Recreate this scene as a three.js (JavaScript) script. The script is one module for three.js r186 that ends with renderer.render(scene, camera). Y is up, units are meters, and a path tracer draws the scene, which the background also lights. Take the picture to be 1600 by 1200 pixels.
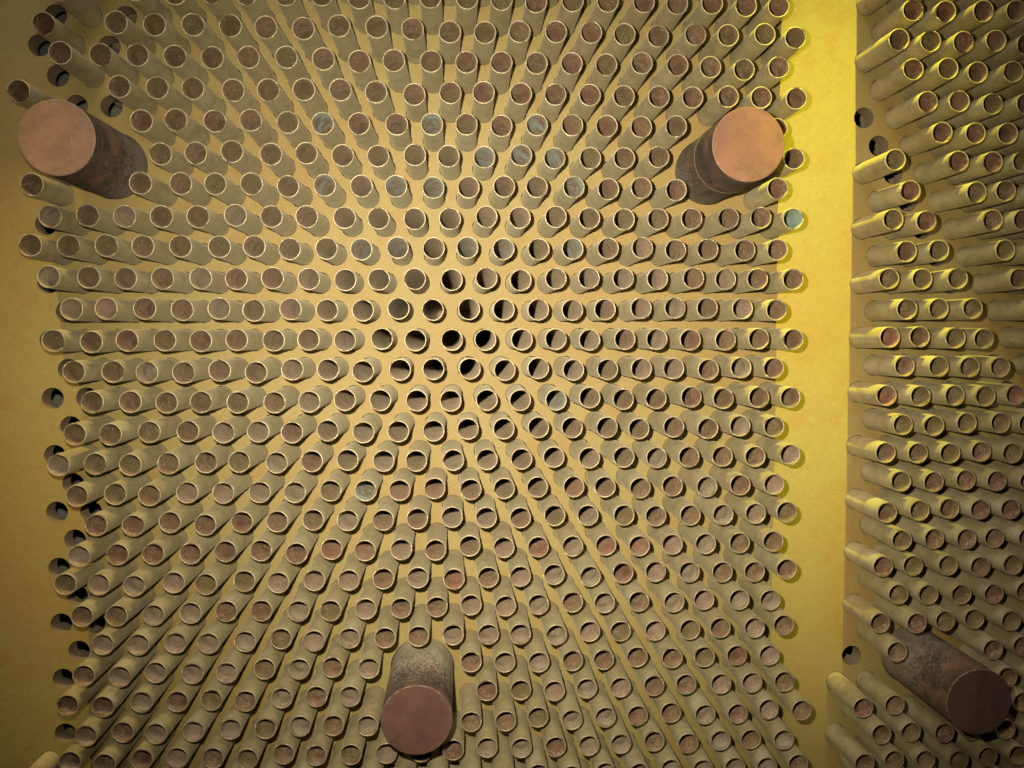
import * as THREE from 'three';
import { mergeGeometries } from 'three/addons/utils/BufferGeometryUtils.js';
import { RectAreaLightUniformsLib } from 'three/addons/lights/RectAreaLightUniformsLib.js';

// ---------------------------------------------------------------- camera, light, exposure
const P = 0.028;                                    // tube pitch in metres; tube grid: column c, row r, plate face at z = 0
const ROW = Math.sqrt(3) / 2;
const H = 1.848;                                    // how far a tube stands out of the plate, in pitches
const at = (c, r, z = 0) => new THREE.Vector3(c * P, -r * ROW * P, z * P);

const scene = new THREE.Scene();
scene.background = new THREE.Color(0.006, 0.005, 0.0035);

const camera = new THREE.PerspectiveCamera(51.6, 4 / 3, 0.01, 20);
camera.position.set(10.766 * P, -0.7724 * P, (22.861 + H) * P);
camera.up.set(0.00697, 0.99819, -0.0597);
{
  const f = new THREE.Vector3(0.064483, -0.060022, -0.996112);
  camera.lookAt(camera.position.clone().add(f));
}
scene.add(camera);

const renderer = new THREE.WebGLRenderer({ antialias: true });
renderer.setSize(1024, 768);
renderer.toneMapping = THREE.LinearToneMapping;
renderer.toneMappingExposure = 1;
renderer.shadowMap.enabled = true;
RectAreaLightUniformsLib.init();

// white hand lamp beside the camera
const lampPos = at(9.68, -0.34, H + 21.3);
const lamp = new THREE.SpotLight(new THREE.Color(1.0, 0.935, 0.78), 3.35, 0, THREE.MathUtils.degToRad(44.5), 0.8, 2);
lamp.position.copy(lampPos);
lamp.target.position.copy(at(12.4, 1.8, 0));
lamp.castShadow = true; lamp.shadow.radius = 0.3; lamp.shadow.mapSize.set(2048, 2048);
scene.add(lamp, lamp.target);

// two yellow spotlights far up: a strong one aimed down the bare strip, a weaker one down the left margin
const spots = [];
function yellowSpot(pos, aim, power, angle, colour) {
  const l = new THREE.SpotLight(colour, power, 0, THREE.MathUtils.degToRad(angle), 0.8, 2);
  l.position.copy(pos); l.target.position.copy(aim);
  l.castShadow = true; l.shadow.radius = 0.35; l.shadow.mapSize.set(2048, 2048);
  scene.add(l, l.target); spots.push(l);
}
yellowSpot(at(22.2, -54, 23), at(22.4, -2, 0), 23.5, 7.0, new THREE.Color(0.9, 0.92, 0.0));
yellowSpot(at(-3.2, -46, 23), at(-2.0, 7, 0), 4.4, 7.0, new THREE.Color(1, 0.8, 0.2));

// soft neutral panel overhead
const panel = new THREE.RectAreaLight(new THREE.Color(1.0, 0.92, 0.88), 4.8, 0.9, 0.5);
panel.position.copy(at(9, -35, 30));
panel.lookAt(at(11, 4, 0));
scene.add(panel);

// ---------------------------------------------------------------- helpers
let seed = 20240517;
const rnd = () => { seed = (seed + 0x6D2B79F5) | 0; let t = Math.imul(seed ^ (seed >>> 15), 1 | seed); t = (t + Math.imul(t ^ (t >>> 7), 61 | t)) ^ t; return ((t ^ (t >>> 14)) >>> 0) / 4294967296; };
const hash = (x, y, s = 0) => { let h = Math.imul(x | 0, 374761393) + Math.imul(y | 0, 668265263) + Math.imul(s | 0, 1274126177); h = Math.imul(h ^ (h >>> 13), 1274126177); return ((h ^ (h >>> 16)) >>> 0) / 4294967296; };
const mix = (a, b, t) => a + (b - a) * t;
const sm = (a, b, x) => { const t = Math.min(1, Math.max(0, (x - a) / (b - a))); return t * t * (3 - 2 * t); };
// value noise that repeats after nx cells across and ny cells down
function vn(x, y, nx, ny, s) {
  const xi = Math.floor(x), yi = Math.floor(y), fx = x - xi, fy = y - yi, u = fx * fx * (3 - 2 * fx), v = fy * fy * (3 - 2 * fy);
  const w = (a, n) => ((a % n) + n) % n, x0 = w(xi, nx), x1 = w(xi + 1, nx), y0 = w(yi, ny), y1 = w(yi + 1, ny);
  return mix(mix(hash(x0, y0, s), hash(x1, y0, s), u), mix(hash(x0, y1, s), hash(x1, y1, s), u), v);
}
function fbm(u, v, nx, ny, s, oct = 4) {
  let a = 0, w = 0.5, t = 0;
  for (let o = 0; o < oct; o++) { a += w * vn(u * nx, v * ny, nx, ny, s + o * 17); t += w; w *= 0.55; nx *= 2; ny *= 2; }
  return a / t;
}
function texture(w, h, fn, srgb = true) {
  const d = new Uint8Array(w * h * 4), enc = x => { x = Math.min(1, Math.max(0, x)); return 255 * (srgb ? (x <= 0.0031308 ? 12.92 * x : 1.055 * x ** (1 / 2.4) - 0.055) : x); };
  for (let y = 0, i = 0; y < h; y++) for (let x = 0; x < w; x++, i += 4) {
    const c = fn((x + 0.5) / w, (y + 0.5) / h, x, y);
    d[i] = enc(c[0]); d[i + 1] = enc(c[1]); d[i + 2] = enc(c[2]); d[i + 3] = 255;
  }
  const t = new THREE.DataTexture(d, w, h);
  t.wrapS = t.wrapT = THREE.RepeatWrapping; t.magFilter = THREE.LinearFilter; t.minFilter = THREE.LinearMipmapLinearFilter; t.generateMipmaps = true;
  if (srgb) t.colorSpace = THREE.SRGBColorSpace;
  t.needsUpdate = true;
  return t;
}
const lerp3 = (a, b, t) => [mix(a[0], b[0], t), mix(a[1], b[1], t), mix(a[2], b[2], t)];
const used = {};
function numbered(n) { const k = used[n] = (used[n] ?? -1) + 1; return k ? `${n}_${String(k).padStart(3, '0')}` : n; }
function mesh(name, geo, m, parent) { const o = new THREE.Mesh(geo, m); o.name = name; o.castShadow = o.receiveShadow = true; parent?.add(o); return o; }
function tag(o, label, category, group, kind) { Object.assign(o.userData, { label }); if (category) o.userData.category = category; if (group) o.userData.group = group; if (kind) o.userData.kind = kind; return o; }
function lathe(pts, seg) { const g = new THREE.LatheGeometry(pts.map(p => new THREE.Vector2(p[0] * P, p[1] * P)), seg); g.rotateX(Math.PI / 2); return g; }

// ---------------------------------------------------------------- materials
const X0 = -7, X1 = 35, Y0 = -19, Y1 = 19;          // the plate, in pitches
const plateMap = texture(2048, 1856, (u, v, x, y) => {
  const big = fbm(u, v, 9, 8, 3, 4), mid = fbm(u, v, 60, 54, 9, 3), fine = hash(x, y, 5), f2 = fbm(u, v, 420, 380, 31, 2);
  let c = lerp3([0.25, 0.182, 0.05], [0.253, 0.166, 0.04], sm(0.42, 0.68, big));
  c = lerp3(c, [0.248, 0.148, 0.036], 0.6 * sm(0.58, 0.8, mid));
  const k = 1 + 0.09 * (fine - 0.5) + 0.12 * (f2 - 0.5);
  c = c.map(a => a * k);
  if (hash(x >> 1, y >> 1, 77) > 0.9992) c = lerp3(c, [0.36, 0.29, 0.14], 0.7);        // chips and grit in the paint
  if (hash(x >> 1, y >> 1, 78) > 0.9992) c = lerp3(c, [0.2, 0.12, 0.04], 0.7);
  return c;
});
const plateBump = texture(1024, 928, (u, v, x, y) => {
  let k = 0.5 + 0.3 * (fbm(u, v, 300, 270, 41, 2) - 0.5) + 0.12 * (hash(x, y, 8) - 0.5);
  const g = hash(x, y, 91); if (g > 0.9985) k += 0.35; if (g < 0.0012) k -= 0.4;
  return [k, k, k];
}, false);
for (const t of [plateMap, plateBump]) { t.repeat.set(1 / ((X1 - X0) * P), 1 / ((Y1 - Y0) * P)); t.offset.set(-X0 / (X1 - X0), -Y0 / (Y1 - Y0)); }
const M = {};
M.plate = new THREE.MeshStandardMaterial({ map: plateMap, bumpMap: plateBump, bumpScale: 0.0006, roughness: 0.66, metalness: 0.06 });
M.holeWall = new THREE.MeshStandardMaterial({ color: new THREE.Color(0.2, 0.135, 0.075), roughness: 0.85 });
M.baffle = new THREE.MeshStandardMaterial({ color: new THREE.Color(0.15, 0.13, 0.1), roughness: 0.9 });
const dusty = (map, colour, sheen) => new THREE.MeshPhysicalMaterial({ map, roughness: 0.85, metalness: 0, sheen, sheenRoughness: 0.75, sheenColor: new THREE.Color(...colour), specularIntensity: 0.5 });
const sleeve = (s, a, b) => {
  const map = texture(256, 512, (u, v, x, y) => {
    let c = lerp3(a, b, sm(0.35, 0.7, fbm(u, v, 5, 10, s, 4)));
    c = lerp3(c, [0.17, 0.13, 0.055], 0.4 * sm(0.55, 0.8, fbm(u, v, 6, 9, s + 50, 4)));
    c = lerp3(c, [0.42, 0.37, 0.26], 0.25 * sm(0.58, 0.8, fbm(u, v, 7, 8, s + 80, 4)));
    c = lerp3(c, [0.3, 0.2, 0.1], 0.4 * sm(0.62, 0.8, fbm(u, v, 24, 4, s + 90, 3)));   // runs along the tube
    const k = 1 + 0.2 * (hash(x, y, s) - 0.5) + 0.2 * (fbm(u, v, 40, 80, s + 66, 2) - 0.5);
    c = c.map(q => q * k);
    const g = hash(x, y, s + 9);
    if (g > 0.997) c = [0.6, 0.53, 0.38]; else if (g < 0.002) c = c.map(q => q * 0.45);
    return c;
  });
  return dusty(map, [0.9, 0.77, 0.48], 0.3);
};
M.sleeves = [sleeve(11, [0.331, 0.266, 0.124], [0.282, 0.218, 0.095]), sleeve(12, [0.322, 0.261, 0.131], [0.287, 0.218, 0.090]), sleeve(13, [0.345, 0.277, 0.137], [0.273, 0.210, 0.095]),
  sleeve(14, [0.321, 0.250, 0.123], [0.264, 0.196, 0.084]), sleeve(15, [0.359, 0.291, 0.150], [0.302, 0.239, 0.117])];
M.rim = new THREE.MeshStandardMaterial({ map: texture(256, 16, (u, v, x, y) => { const c = lerp3([0.32, 0.25, 0.132], [0.22, 0.162, 0.08], sm(0.4, 0.75, fbm(u, v, 18, 2, 71, 3))); return hash(x, y, 72) > 0.97 ? [0.6, 0.53, 0.38] : c; }), roughness: 0.5, metalness: 0.35 });
const bore = (s, a, b, patch, amount, dust) => {
  const map = texture(256, 512, (u, v, x, y) => {
    let c = lerp3(a, b, sm(0.3, 0.7, fbm(u, v, 4, 9, s, 4)));
    const p = fbm(u, v, 5, 12, s + 30, 5), q = fbm(u, v, 16, 36, s + 40, 3), w = fbm(u, v, 44, 96, s + 50, 2);
    if (patch) c = lerp3(c, patch, Math.min(1, amount) * sm(0.5, 0.56, p * 0.75 + q * 0.25 + Math.max(0, amount - 1)));
    c = lerp3(c, b.map(z => z * 0.5), 0.55 * sm(0.56, 0.72, fbm(u, v, 3, 7, s + 60, 4)));          // dark stains
    const k = 1 + 0.3 * (q - 0.5) + 0.28 * (w - 0.5) + 0.16 * (hash(x, y, s) - 0.5);
    c = c.map(z => z * k);
    const t = sm(0.5, 0.66, fbm(u, v, 4, 9, s + 70, 3));                                          // where flakes gather
    if (w > 0.7 - 0.07 * t - dust && t > 0.35) c = lerp3(c, [0.45, 0.38, 0.26], 0.45);
    if (w < 0.24 + 0.06 * t) c = c.map(z => z * 0.7);
    if (hash(x, y, s + 3) < dust * 0.5) c = lerp3(c, [0.6, 0.52, 0.38], 0.7);
    return c;
  });
  return dusty(map, [0.86, 0.66, 0.42], 0.22);
};
M.bore = {
  brown: bore(101, [0.269, 0.165, 0.081], [0.186, 0.108, 0.050], [0.234, 0.157, 0.069], 0.6, 0.01),
  brown2: bore(102, [0.283, 0.165, 0.091], [0.212, 0.116, 0.061], [0.234, 0.165, 0.072], 0.6, 0.03),
  olive: bore(103, [0.260, 0.189, 0.076], [0.195, 0.137, 0.051], [0.234, 0.141, 0.069], 0.55, 0.015),
  grey: bore(104, [0.38, 0.29, 0.185], [0.3, 0.222, 0.135], [0.32, 0.21, 0.13], 0.6, 0.05),
  tan: bore(108, [0.39, 0.265, 0.175], [0.31, 0.205, 0.13], [0.36, 0.27, 0.165], 0.7, 0.04),
  red: bore(105, [0.251, 0.122, 0.066], [0.186, 0.087, 0.046], [0.243, 0.157, 0.087], 0.6, 0.02),
  copper: bore(106, [0.344, 0.152, 0.084], [0.267, 0.120, 0.067], [0.292, 0.200, 0.118], 0.7, 0.04),
  green: bore(107, [0.23, 0.15, 0.09], [0.25, 0.13, 0.08], [0.285, 0.36, 0.295], 1.08, 0.06),
};

// ---------------------------------------------------------------- which places of the grid hold a tube, a stay rod, nothing
const key = (c, r) => `${c},${r}`;
const set = s => new Set(s.split(' '));
const rods = [[0.5, -5, 3.37, 0.968], [18.5, -5, 3.58, 0.995], [9.5, 13, 3.45, 0.983], [25.5, 13, 3.5, 0.968]];
const holes = set('-1,-10 1,-10 -1.5,-9 0.5,-9 -1,-8 -0.5,-7 0.5,-7 -1.5,-3 -1.5,-1 -1,0 -1.5,1 -1,2 -1.5,3 -0.5,3 -1,4 -1.5,5 -1,6 -1.5,7 -0.5,7 -1,8 -1.5,9 -1,10 -1.5,11 -0.5,11 -1,12 -1.5,13 -1.5,15 '
  + '23.5,-7 24,-6 24.5,-5 25,-4 25.5,-3 26,-2 26.5,-1 27,0 27.5,1 28,2 28.5,3 23.5,13');
const left = { '-12': 0, '-11': 0.5, '-10': 0, '-9': -0.5, '-8': 0, '-7': 1.5, '-6': 2, '-5': 2.5, '-4': -1, '-3': -0.5, '-2': -1, '-1': -0.5, 0: 0, 1: -0.5, 2: 0, 3: 0.5, 4: 0, 5: -0.5, 6: 0, 7: 0.5, 8: 0, 9: -0.5, 10: 0, 11: 0.5, 12: 0, 13: -0.5, 14: 0, 15: -0.5, 16: 0, 17: 0.5 };
const bored = { green: set('7,-6 10,-6 13,-6 11.5,-5 12.5,-5 13.5,-5 9,-4 10,-4 14,-4 7,-4 8,-2 9,-2 11,-2 12,-2 14,-2 20.5,-3 13.5,3 8,6'),
  red: set('-0.5,-9 0,-8 18,-10 19.5,-7 17.5,-7 16.5,-7 17,-4 24,-10 25,-10 26,-10 25.5,-9 24.5,-7 27.5,-7 25,-6 27,-6 25.5,-5 26.5,-5 24,-4 24.5,-3 2,0 1.5,1 3.5,1 6,4 17.5,1 17.5,3 25,6 26,6 27,6 26.5,7 27.5,7 25,8 26,8 28,8 23.5,9 27,12 0.5,7 1.5,7 2.5,7 3.5,7 4.5,7 1,8 2,8 3,8 4,8 5,8 6,8 4,10 -0.5,13 0.5,13 2.5,13 14.5,-7 12.5,-7 8,-6 9,-6 15,-6'),
  copper: set('23.5,1 23.5,3 27.5,3 7,8 8,8 10.5,9 13,8 15,8 16,8 9,6 10,6 14,6') };
function kindOfBore(c, r) {
  const k = key(c, r);
  for (const n in bored) if (bored[n].has(k)) return n;
  const h = hash(c * 2, r, 401), bank = c > 22;
  if (bank) return h < 0.5 ? 'olive' : h < 0.75 ? 'brown' : h < 0.9 ? 'brown2' : 'red';
  if (r < -3) return h < 0.36 ? 'brown' : h < 0.56 ? 'olive' : h < 0.88 ? 'brown2' : 'red';
  if (r < 5) return h < 0.3 ? 'brown' : h < 0.56 ? 'brown2' : h < 0.72 ? 'tan' : h < 0.88 ? 'grey' : 'olive';
  return h < 0.28 ? 'grey' : h < 0.44 ? 'tan' : h < 0.6 ? 'olive' : h < 0.9 ? 'brown2' : h < 0.95 ? 'tan' : 'red';
}
camera.updateMatrixWorld(); camera.aspect = 4 / 3; camera.updateProjectionMatrix();
const px = v => { const q = v.clone().project(camera); return [(q.x + 1) * 800, (1 - q.y) * 600]; };
const tubes = [], grid = new Map();
function place(c, r, bank) {
  const k = key(c, r);
  if (holes.has(k)) return;
  for (const [rc, rr] of rods) if (Math.hypot(c - rc, (r - rr) * ROW) < 1.2) return;
  const [mx, my] = px(at(c, r, H)), [bx, by] = px(at(c, r, 0)), e = 26;
  if (Math.max(mx, bx) < -e || Math.min(mx, bx) > 1600 + e || Math.max(my, by) < -e || Math.min(my, by) > 1200 + e) return;
  const t = { c, r, bank, mx, my, area: 0, mouth: mx > -10 && mx < 1610 && my > -12 && my < 1210 };
  tubes.push(t); grid.set(k, t);
}
for (let r = -12; r <= 17; r++) {
  const odd = Math.abs(r % 2), last = odd ? 20.5 : r >= 14 ? 21 : 20;
  if (r === -4) { place(-1, r, 0); for (let c = 2; c <= last; c++) place(c, r, 0); }
  else for (let c = left[r]; c <= last; c++) place(c, r, 0);
  for (let c = odd ? 23.5 : r >= 14 ? 23 : 24; c < 33; c++) place(c, r, 1);
}
const above = [];                                   // rows past the top edge: they stand between the yellow lamps and the rows in view
for (let r = -22; r <= -10; r++) for (let c = Math.abs(r % 2) ? -0.5 : 0; c < 31; c++) if ((c <= 20.5 || c >= 23.5) && (c < 8 || c > 13) && !grid.has(key(c, r)) && px(at(c, r, H))[1] < -26 && px(at(c, r, 0))[1] < -20) above.push({ c, r, bank: c > 22 ? 1 : 0 });
place(-1.16, -6.85, 0);
place(-2, 16, 0);

// how much of the picture each tube fills: a coarse walk along the sight lines
{
  const W = 320, N = 240, o = camera.position, step = 20, d = new THREE.Vector3();
  for (let y = 0; y < N; y++) for (let x = 0; x < W; x++) {
    d.set((x + 0.5) / W * 2 - 1, 1 - (y + 0.5) / N * 2, 0.5).unproject(camera).sub(o);
    search: for (let i = 0; i <= step; i++) {
      const z = H * (1 - i / step) * P, s = (z - o.z) / d.z, X = (o.x + d.x * s) / P, Y = -(o.y + d.y * s) / P;
      for (const [rc, rr, , R] of rods) if (Math.hypot(X - rc, Y - rr * ROW) < R) break search;
      const r0 = Math.round(Y / ROW);
      for (let r = r0 - 1; r <= r0 + 1; r++) {
        const off = Math.abs(r % 2) / 2, c = Math.round(X - off) + off;
        const t = grid.get(key(c, r));
        if (t && Math.hypot(X - c, Y - r * ROW) < 0.32) { t.area++; break search; }
      }
    }
  }
}

// ---------------------------------------------------------------- the drilled plate and the baffle behind it
function drilled(extra, radius, sites) {
  const s = new THREE.Shape();
  s.moveTo(X0 * P, -Y1 * P); s.lineTo(X1 * P, -Y1 * P); s.lineTo(X1 * P, -Y0 * P); s.lineTo(X0 * P, -Y0 * P); s.closePath();
  for (const [c, r, R] of sites) {
    const h = new THREE.Path(), n = R > 0.5 ? 72 : 36, p = at(c, r);
    for (let i = 0; i <= n; i++) { const a = -i / n * Math.PI * 2, q = (R ?? radius) * P; h[i ? 'lineTo' : 'moveTo'](p.x + Math.cos(a) * q, p.y + Math.sin(a) * q); }
    s.holes.push(h);
  }
  return s;
}
const RO = 0.318, RI = 0.284;
const tubeSites = [...tubes, ...above].map(t => [t.c, t.r, RO + 0.022]);
const holeSites = [...holes].map(k => [...k.split(',').map(Number), 0.322]);
const rodSites = rods.map(([c, r, , R]) => [c, r, R + 0.025]);
{
  const T = 0.54;
  const g = new THREE.ExtrudeGeometry(drilled(0, 0, [...tubeSites, ...holeSites, ...rodSites]), { depth: T * P, bevelEnabled: false, curveSegments: 1 });
  g.translate(0, 0, -T * P);
  const plate = mesh('tube_plate', g, [M.plate, M.holeWall], scene);
  tag(plate, 'dull brass-yellow drilled plate that carries all the tubes', null, null, 'structure');
  const B = 4.6;
  const g2 = new THREE.ExtrudeGeometry(drilled(0, 0, tubeSites), { depth: 0.4 * P, bevelEnabled: false, curveSegments: 1 });
  g2.translate(0, 0, -(B + 0.4) * P);
  tag(mesh('baffle_plate', g2, M.baffle, scene), 'grey plate seen through the empty holes', null, null, 'structure');
}

// ---------------------------------------------------------------- tubes
const DEEP = 6.5, CH = 0.008;
const SEG = 36;
const G = { sleeve: lathe([[RO, -DEEP], [RO, -0.5], [RO, 0.2], [RO, 1], [RO, H - CH]], SEG), rim: lathe([[RO, H - CH], [RO - CH, H], [RI + CH, H], [RI, H - CH]], SEG), bore: lathe([[RI, H - CH], [RI, H - 1], [RI, H - 2.4], [RI, H - 4.5], [RI, -DEEP], [0.001, -DEEP - 0.02]], SEG) };
// a rim with a few nicks filed into it
const nicked = [5, 6, 8, 9].map(s => {
  const g = G.rim.clone(), p = g.attributes.position;
  for (let i = 0; i < p.count; i++) { const a = Math.atan2(p.getY(i), p.getX(i)), k = fbm(a / 6.2832 + 0.5, 0.3, 9, 1, s, 3); p.setZ(i, p.getZ(i) - 0.05 * P * sm(0.5, 0.8, k)); const q = 1 + 0.045 * (k - 0.5); p.setX(i, p.getX(i) * q); p.setY(i, p.getY(i) * q); }
  g.computeVertexNormals(); return g;
});
for (const g of [G.bore, G.sleeve]) { const p = g.attributes.position, uv = g.attributes.uv; for (let i = 0; i < p.count; i++) uv.setY(i, (H - p.getZ(i) / P) / 4); }
const rims = [G.rim, ...nicked];
const proto = {};
for (const b in M.bore) for (let i = 0; i < 5; i++) {
  const o = new THREE.Group();
  mesh('outer_wall', G.sleeve, M.sleeves[i], o); mesh('rim', rims[i], M.rim, o); mesh('bore', G.bore, M.bore[b], o);
  proto[b + i] = o;
}
const ones = 'zeroth first second third fourth fifth sixth seventh eighth ninth tenth eleventh twelfth thirteenth fourteenth fifteenth sixteenth seventeenth eighteenth nineteenth twentieth twenty-first twenty-second twenty-third twenty-fourth twenty-fifth twenty-sixth twenty-seventh twenty-eighth'.split(' ');
const rowsOf = [0, 1].map(b => [...new Set(tubes.filter(t => t.bank === b && t.mouth).map(t => Math.round(t.r)))].sort((a, z) => a - z));
const my2 = t => rowsOf[t.bank].includes(Math.round(t.r));
const look = { green: 'verdigris-mouthed tube', red: 'reddish-mouthed tube', copper: 'bright copper-mouthed tube' };
tubes.sort((a, b) => Math.round(a.r) - Math.round(b.r) || a.c - b.c);
for (const t of tubes) {
  const odd = Math.round(t.r);
  const mates = tubes.filter(q => q.bank === t.bank && q.mouth === t.mouth && Math.round(q.r) === odd);
  const n = mates.indexOf(t) + 1, row = rowsOf[t.bank].indexOf(odd) + 1;
  const bank = t.bank ? 'narrow right bank' : 'wide left bank';
  t.kind = kindOfBore(t.c, t.r);
  const what = (look[t.kind] && bored[t.kind].has(key(t.c, t.r)) && look[t.kind]) || 'olive-brown tube';
  if (t.mouth) t.label = `${what}, ${ones[n]} from left in ${ones[row]} row from top of ${bank}`;
  else if (t.mx > 1590 && my2(t)) t.label = `tube running out past the side edge, ${ones[n]} such in ${ones[Math.max(1, rowsOf[t.bank].indexOf(odd) + 1)]} row of ${bank}`;
  else t.label = `tube with mouth past the ${odd < 0 ? 'top' : 'bottom'} edge, ${ones[n]} such from left in ${bank}`;
  t.v = Math.floor(hash(t.c * 2, odd, 7) * 5);
  t.lean = new THREE.Euler((hash(t.c * 2, odd, 21) - 0.5) * 0.042, (hash(t.c * 2, odd, 22) - 0.5) * 0.042, 0);
  t.spin = hash(t.c * 2, odd, 23) * Math.PI * 2;
  t.out = (hash(t.c * 2, odd, 24) - 0.5) * 0.2;
  if (t.c === -1.16) { t.label = 'lone olive tube leaning out beside the upper left stay rod'; t.out = 0; }
}
const most = Math.min(300, tubes.length);
const ranked = [...tubes].sort((a, b) => b.area - a.area);
const singles = new Set(ranked.slice(0, most).filter(t => t.area > 0));
for (const t of above) Object.assign(t, { kind: 'brown', v: 0, lean: new THREE.Euler(), spin: 0, out: 0 });
function pose(o, t) {
  o.position.copy(at(t.c, t.r, t.out));
  o.quaternion.setFromEuler(t.lean).multiply(new THREE.Quaternion().setFromAxisAngle(new THREE.Vector3(0, 0, 1), t.spin));
  return o;
}
for (const t of tubes) if (singles.has(t)) {
  const o = pose(proto[t.kind + t.v].clone(), t);
  o.name = numbered('brass_tube');
  scene.add(tag(o, t.label, 'tube', t.bank ? 'tubes of the narrow right bank' : 'tubes of the wide left bank'));
}
{
  const rest = [...tubes.filter(t => !singles.has(t)), ...above], field = new THREE.Group(), d = new THREE.Object3D();
  field.name = 'tube_field';
  const put = (name, geo, m, list) => {
    if (!list.length) return;
    const im = new THREE.InstancedMesh(geo, m, list.length); im.name = name; im.castShadow = im.receiveShadow = true;
    list.forEach((t, i) => { pose(d, t).updateMatrix(); im.setMatrixAt(i, d.matrix); });
    im.userData.kind = 'stuff'; field.add(im);
  };
  for (let i = 0; i < 5; i++) { put('outer_wall', G.sleeve, M.sleeves[i], rest.filter(t => t.v === i)); put('rim', rims[i], M.rim, rest.filter(t => t.v === i)); }
  for (const b in M.bore) put('bore', G.bore, M.bore[b], rest.filter(t => t.kind === b));
  scene.add(tag(field, 'remaining open-ended brass tubes packed in the middle of the wide left bank', 'tubes', null, 'stuff'));
}

// ---------------------------------------------------------------- stay rods
const faceMap = (s, a, b) => texture(256, 256, (u, v, x, y) => {
  const dx = u - 0.5, dy = v - 0.5, q = Math.hypot(dx, dy);
  let c = lerp3(a, b, sm(0.35, 0.7, fbm(u, v, 4, 4, s, 5)));
  c = c.map(z => z * (1 + 0.1 * (vn(q * 90, Math.atan2(dy, dx) * 1.5 + 5, 4096, 64, s + 4) - 0.5) + 0.14 * (hash(x, y, s) - 0.5)));
  if (hash(x, y, s + 1) > 0.995) c = lerp3(c, [0.6, 0.48, 0.36], 0.5);
  c = lerp3(c, c.map(z => z * 0.86), sm(0.55, 0.68, fbm(u, v, 5, 5, s + 60, 5)));
  c = lerp3(c, [c[0] * 1.15, c[1] * 1.3, c[2] * 1.4], 0.3 * sm(0.56, 0.7, fbm(u, v, 7, 7, s + 80, 5)));
  if (q > 0.463 + 0.02 * fbm(u, v, 20, 20, s + 90, 3)) c = lerp3(c, [0.42, 0.3, 0.2], 0.35);      // worn edge
  return c;
});
// shaft: dark rusty brown near the end, pale clinging dust near the plate with a ragged speckled limit
const shaftMap = (s, limit, dust) => texture(768, 384, (u, v, x, y) => {
  let c = lerp3([0.095, 0.056, 0.03], [0.05, 0.033, 0.02], sm(0.3, 0.7, fbm(u, v, 8, 6, s, 5)));
  c = lerp3(c, [0.2, 0.095, 0.045], 0.6 * sm(0.56, 0.7, fbm(u, v, 12, 6, s + 5, 4)));
  const e = limit + 0.34 * (fbm(u, v, 10, 4, s + 9, 4) - 0.5) + 0.9 * (fbm(u, v, 130, 60, s + 12, 3) - 0.5) + 0.45 * (hash(x, y, s) - 0.5);
  c = lerp3(c, dust, sm(-0.16, 0.16, e - v) * (0.5 + 0.5 * fbm(u, v, 30, 14, s + 19, 3)));
  if (hash(x >> 1, y >> 1, s + 2) > 0.985) c = lerp3(c, [0.46, 0.4, 0.3], 0.7);
  const sc = fbm(u, v, 6, 90, s + 23, 2); if (sc > 0.8 && fbm(u, v, 9, 7, s + 25, 2) > 0.55) c = lerp3(c, [0.4, 0.36, 0.3], 0.5);
  return c;
});
const rodLook = [
  ['thick rusty stay rod with pale copper end at upper left among empty holes', [0.195, 0.102, 0.058], [0.15, 0.08, 0.046], 0.34],
  ['thick blackened stay rod with orange copper end beside the bare yellow strip', [0.195, 0.084, 0.041], [0.16, 0.07, 0.035], 0.2],
  ['thick brown stay rod at bottom of the wide bank, dusty at its root', [0.09, 0.037, 0.02], [0.07, 0.029, 0.016], 0.5],
  ['thick dark stay rod with maroon end in the narrow right bank', [0.07, 0.03, 0.018], [0.055, 0.024, 0.015], 0.55],
];
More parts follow.
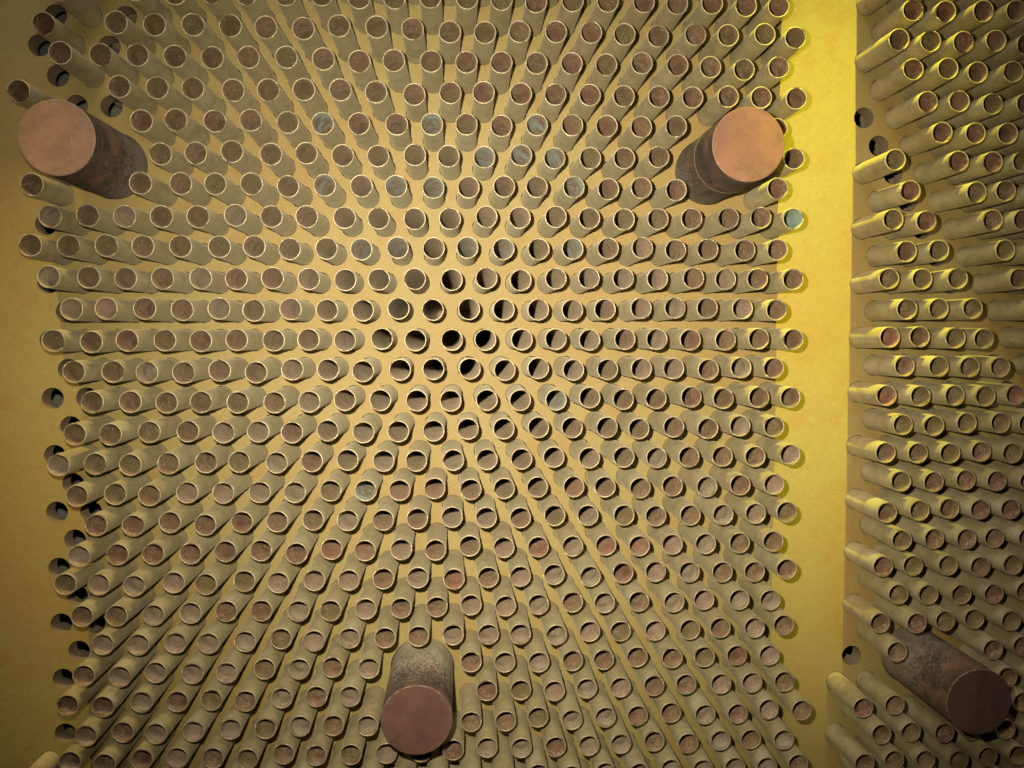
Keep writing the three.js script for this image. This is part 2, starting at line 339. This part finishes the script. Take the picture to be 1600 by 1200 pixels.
rods.forEach(([c, r, h, R], i) => {
  const [label, a, b, lim] = rodLook[i], o = new THREE.Group();
  o.name = numbered('stay_rod'); o.position.copy(at(c, r)); scene.add(o);
  tag(o, label, 'rod', 'stay rods between the tubes');
  const sg = lathe([[R, -0.6], [R, 0], [R, h * 0.5], [R * 0.998, h - 0.035]], 72);
  { const p = sg.attributes.position, uv = sg.attributes.uv; for (let k = 0; k < p.count; k++) uv.setY(k, Math.max(0.002, p.getZ(k) / P / h * 0.98)); }
  mesh('shaft', sg, new THREE.MeshStandardMaterial({ map: shaftMap(300 + i * 40, lim, [[0.25, 0.21, 0.15], [0.22, 0.18, 0.14], [0.5, 0.41, 0.28], [0.27, 0.21, 0.14]][i]), roughness: 0.8, metalness: 0.15 }), o);
  if (i === 1) mesh('weld_ring', lathe([[R, h * 0.52], [R + 0.018, h * 0.525], [R + 0.018, h * 0.545], [R, h * 0.55]], 72), new THREE.MeshStandardMaterial({ color: new THREE.Color(0.16, 0.11, 0.07), roughness: 0.75, metalness: 0.3 }), o);
  const fg = lathe([[R * 0.998, h - 0.035], [R - 0.012, h - 0.01], [R - 0.035, h], [0.0001, h]], 72);
  { const p = fg.attributes.position, uv = fg.attributes.uv; for (let k = 0; k < p.count; k++) uv.setXY(k, 0.5 + p.getX(k) / P / R * 0.48, 0.5 + p.getY(k) / P / R * 0.48); }
  const f = mesh('end_face', fg, new THREE.MeshStandardMaterial({ map: faceMap(500 + i * 20, a, b), roughness: 0.74, metalness: 0.15 }), o);
});

// ---------------------------------------------------------------- the lamps themselves, outside the frame
{
  const black = new THREE.MeshStandardMaterial({ color: new THREE.Color(0.03, 0.03, 0.03), roughness: 0.5 });
  const aimAt = (o, light) => { o.position.copy(light.position); o.lookAt(light.target.position); };          // +z towards the plate
  const lampBody = (name, light, r, len, glow, label, category) => {
    const o = new THREE.Group(); o.name = numbered(name); aimAt(o, light); scene.add(tag(o, label, category));
    mesh('housing', lathe([[0.0001, -len], [r * 0.7, -len], [r, -len * 0.7], [r, -0.02], [r * 0.9, -0.05]], 32), black, o);
    const disc = new THREE.CircleGeometry(r * 0.88 * P, 32); disc.translate(0, 0, -0.06 * P);
    mesh('lens', disc, new THREE.MeshStandardMaterial({ color: 0x111111, emissive: glow, emissiveIntensity: 1 }), o);
  };
  lampBody('hand_lamp', lamp, 0.3, 0.8, new THREE.Color(1, 0.93, 0.78), 'small white hand lamp held beside the camera', 'lamp');
  spots.forEach((l, i) => lampBody('spot_lamp', l, 1.6, 5, l.color.clone(), i ? 'weaker yellow spotlight above the left margin of the plate' : 'strong yellow spotlight above the bare yellow strip', 'spotlight'));
  const pg = new THREE.Group(); pg.name = 'light_panel'; pg.position.copy(panel.position); pg.quaternion.copy(panel.quaternion); scene.add(tag(pg, 'wide white light panel hanging above the plate', 'light panel'));
  const back = new THREE.BoxGeometry(0.94, 0.54, 0.03); back.translate(0, 0, 0.025); mesh('housing', back, black, pg);
  const face = new THREE.PlaneGeometry(0.9, 0.5); face.rotateY(Math.PI); face.translate(0, 0, 0.006); mesh('diffuser', face, new THREE.MeshStandardMaterial({ color: 0x222222, emissive: new THREE.Color(1, 0.92, 0.88), emissiveIntensity: 0.05 }), pg);
}

renderer.render(scene, camera);
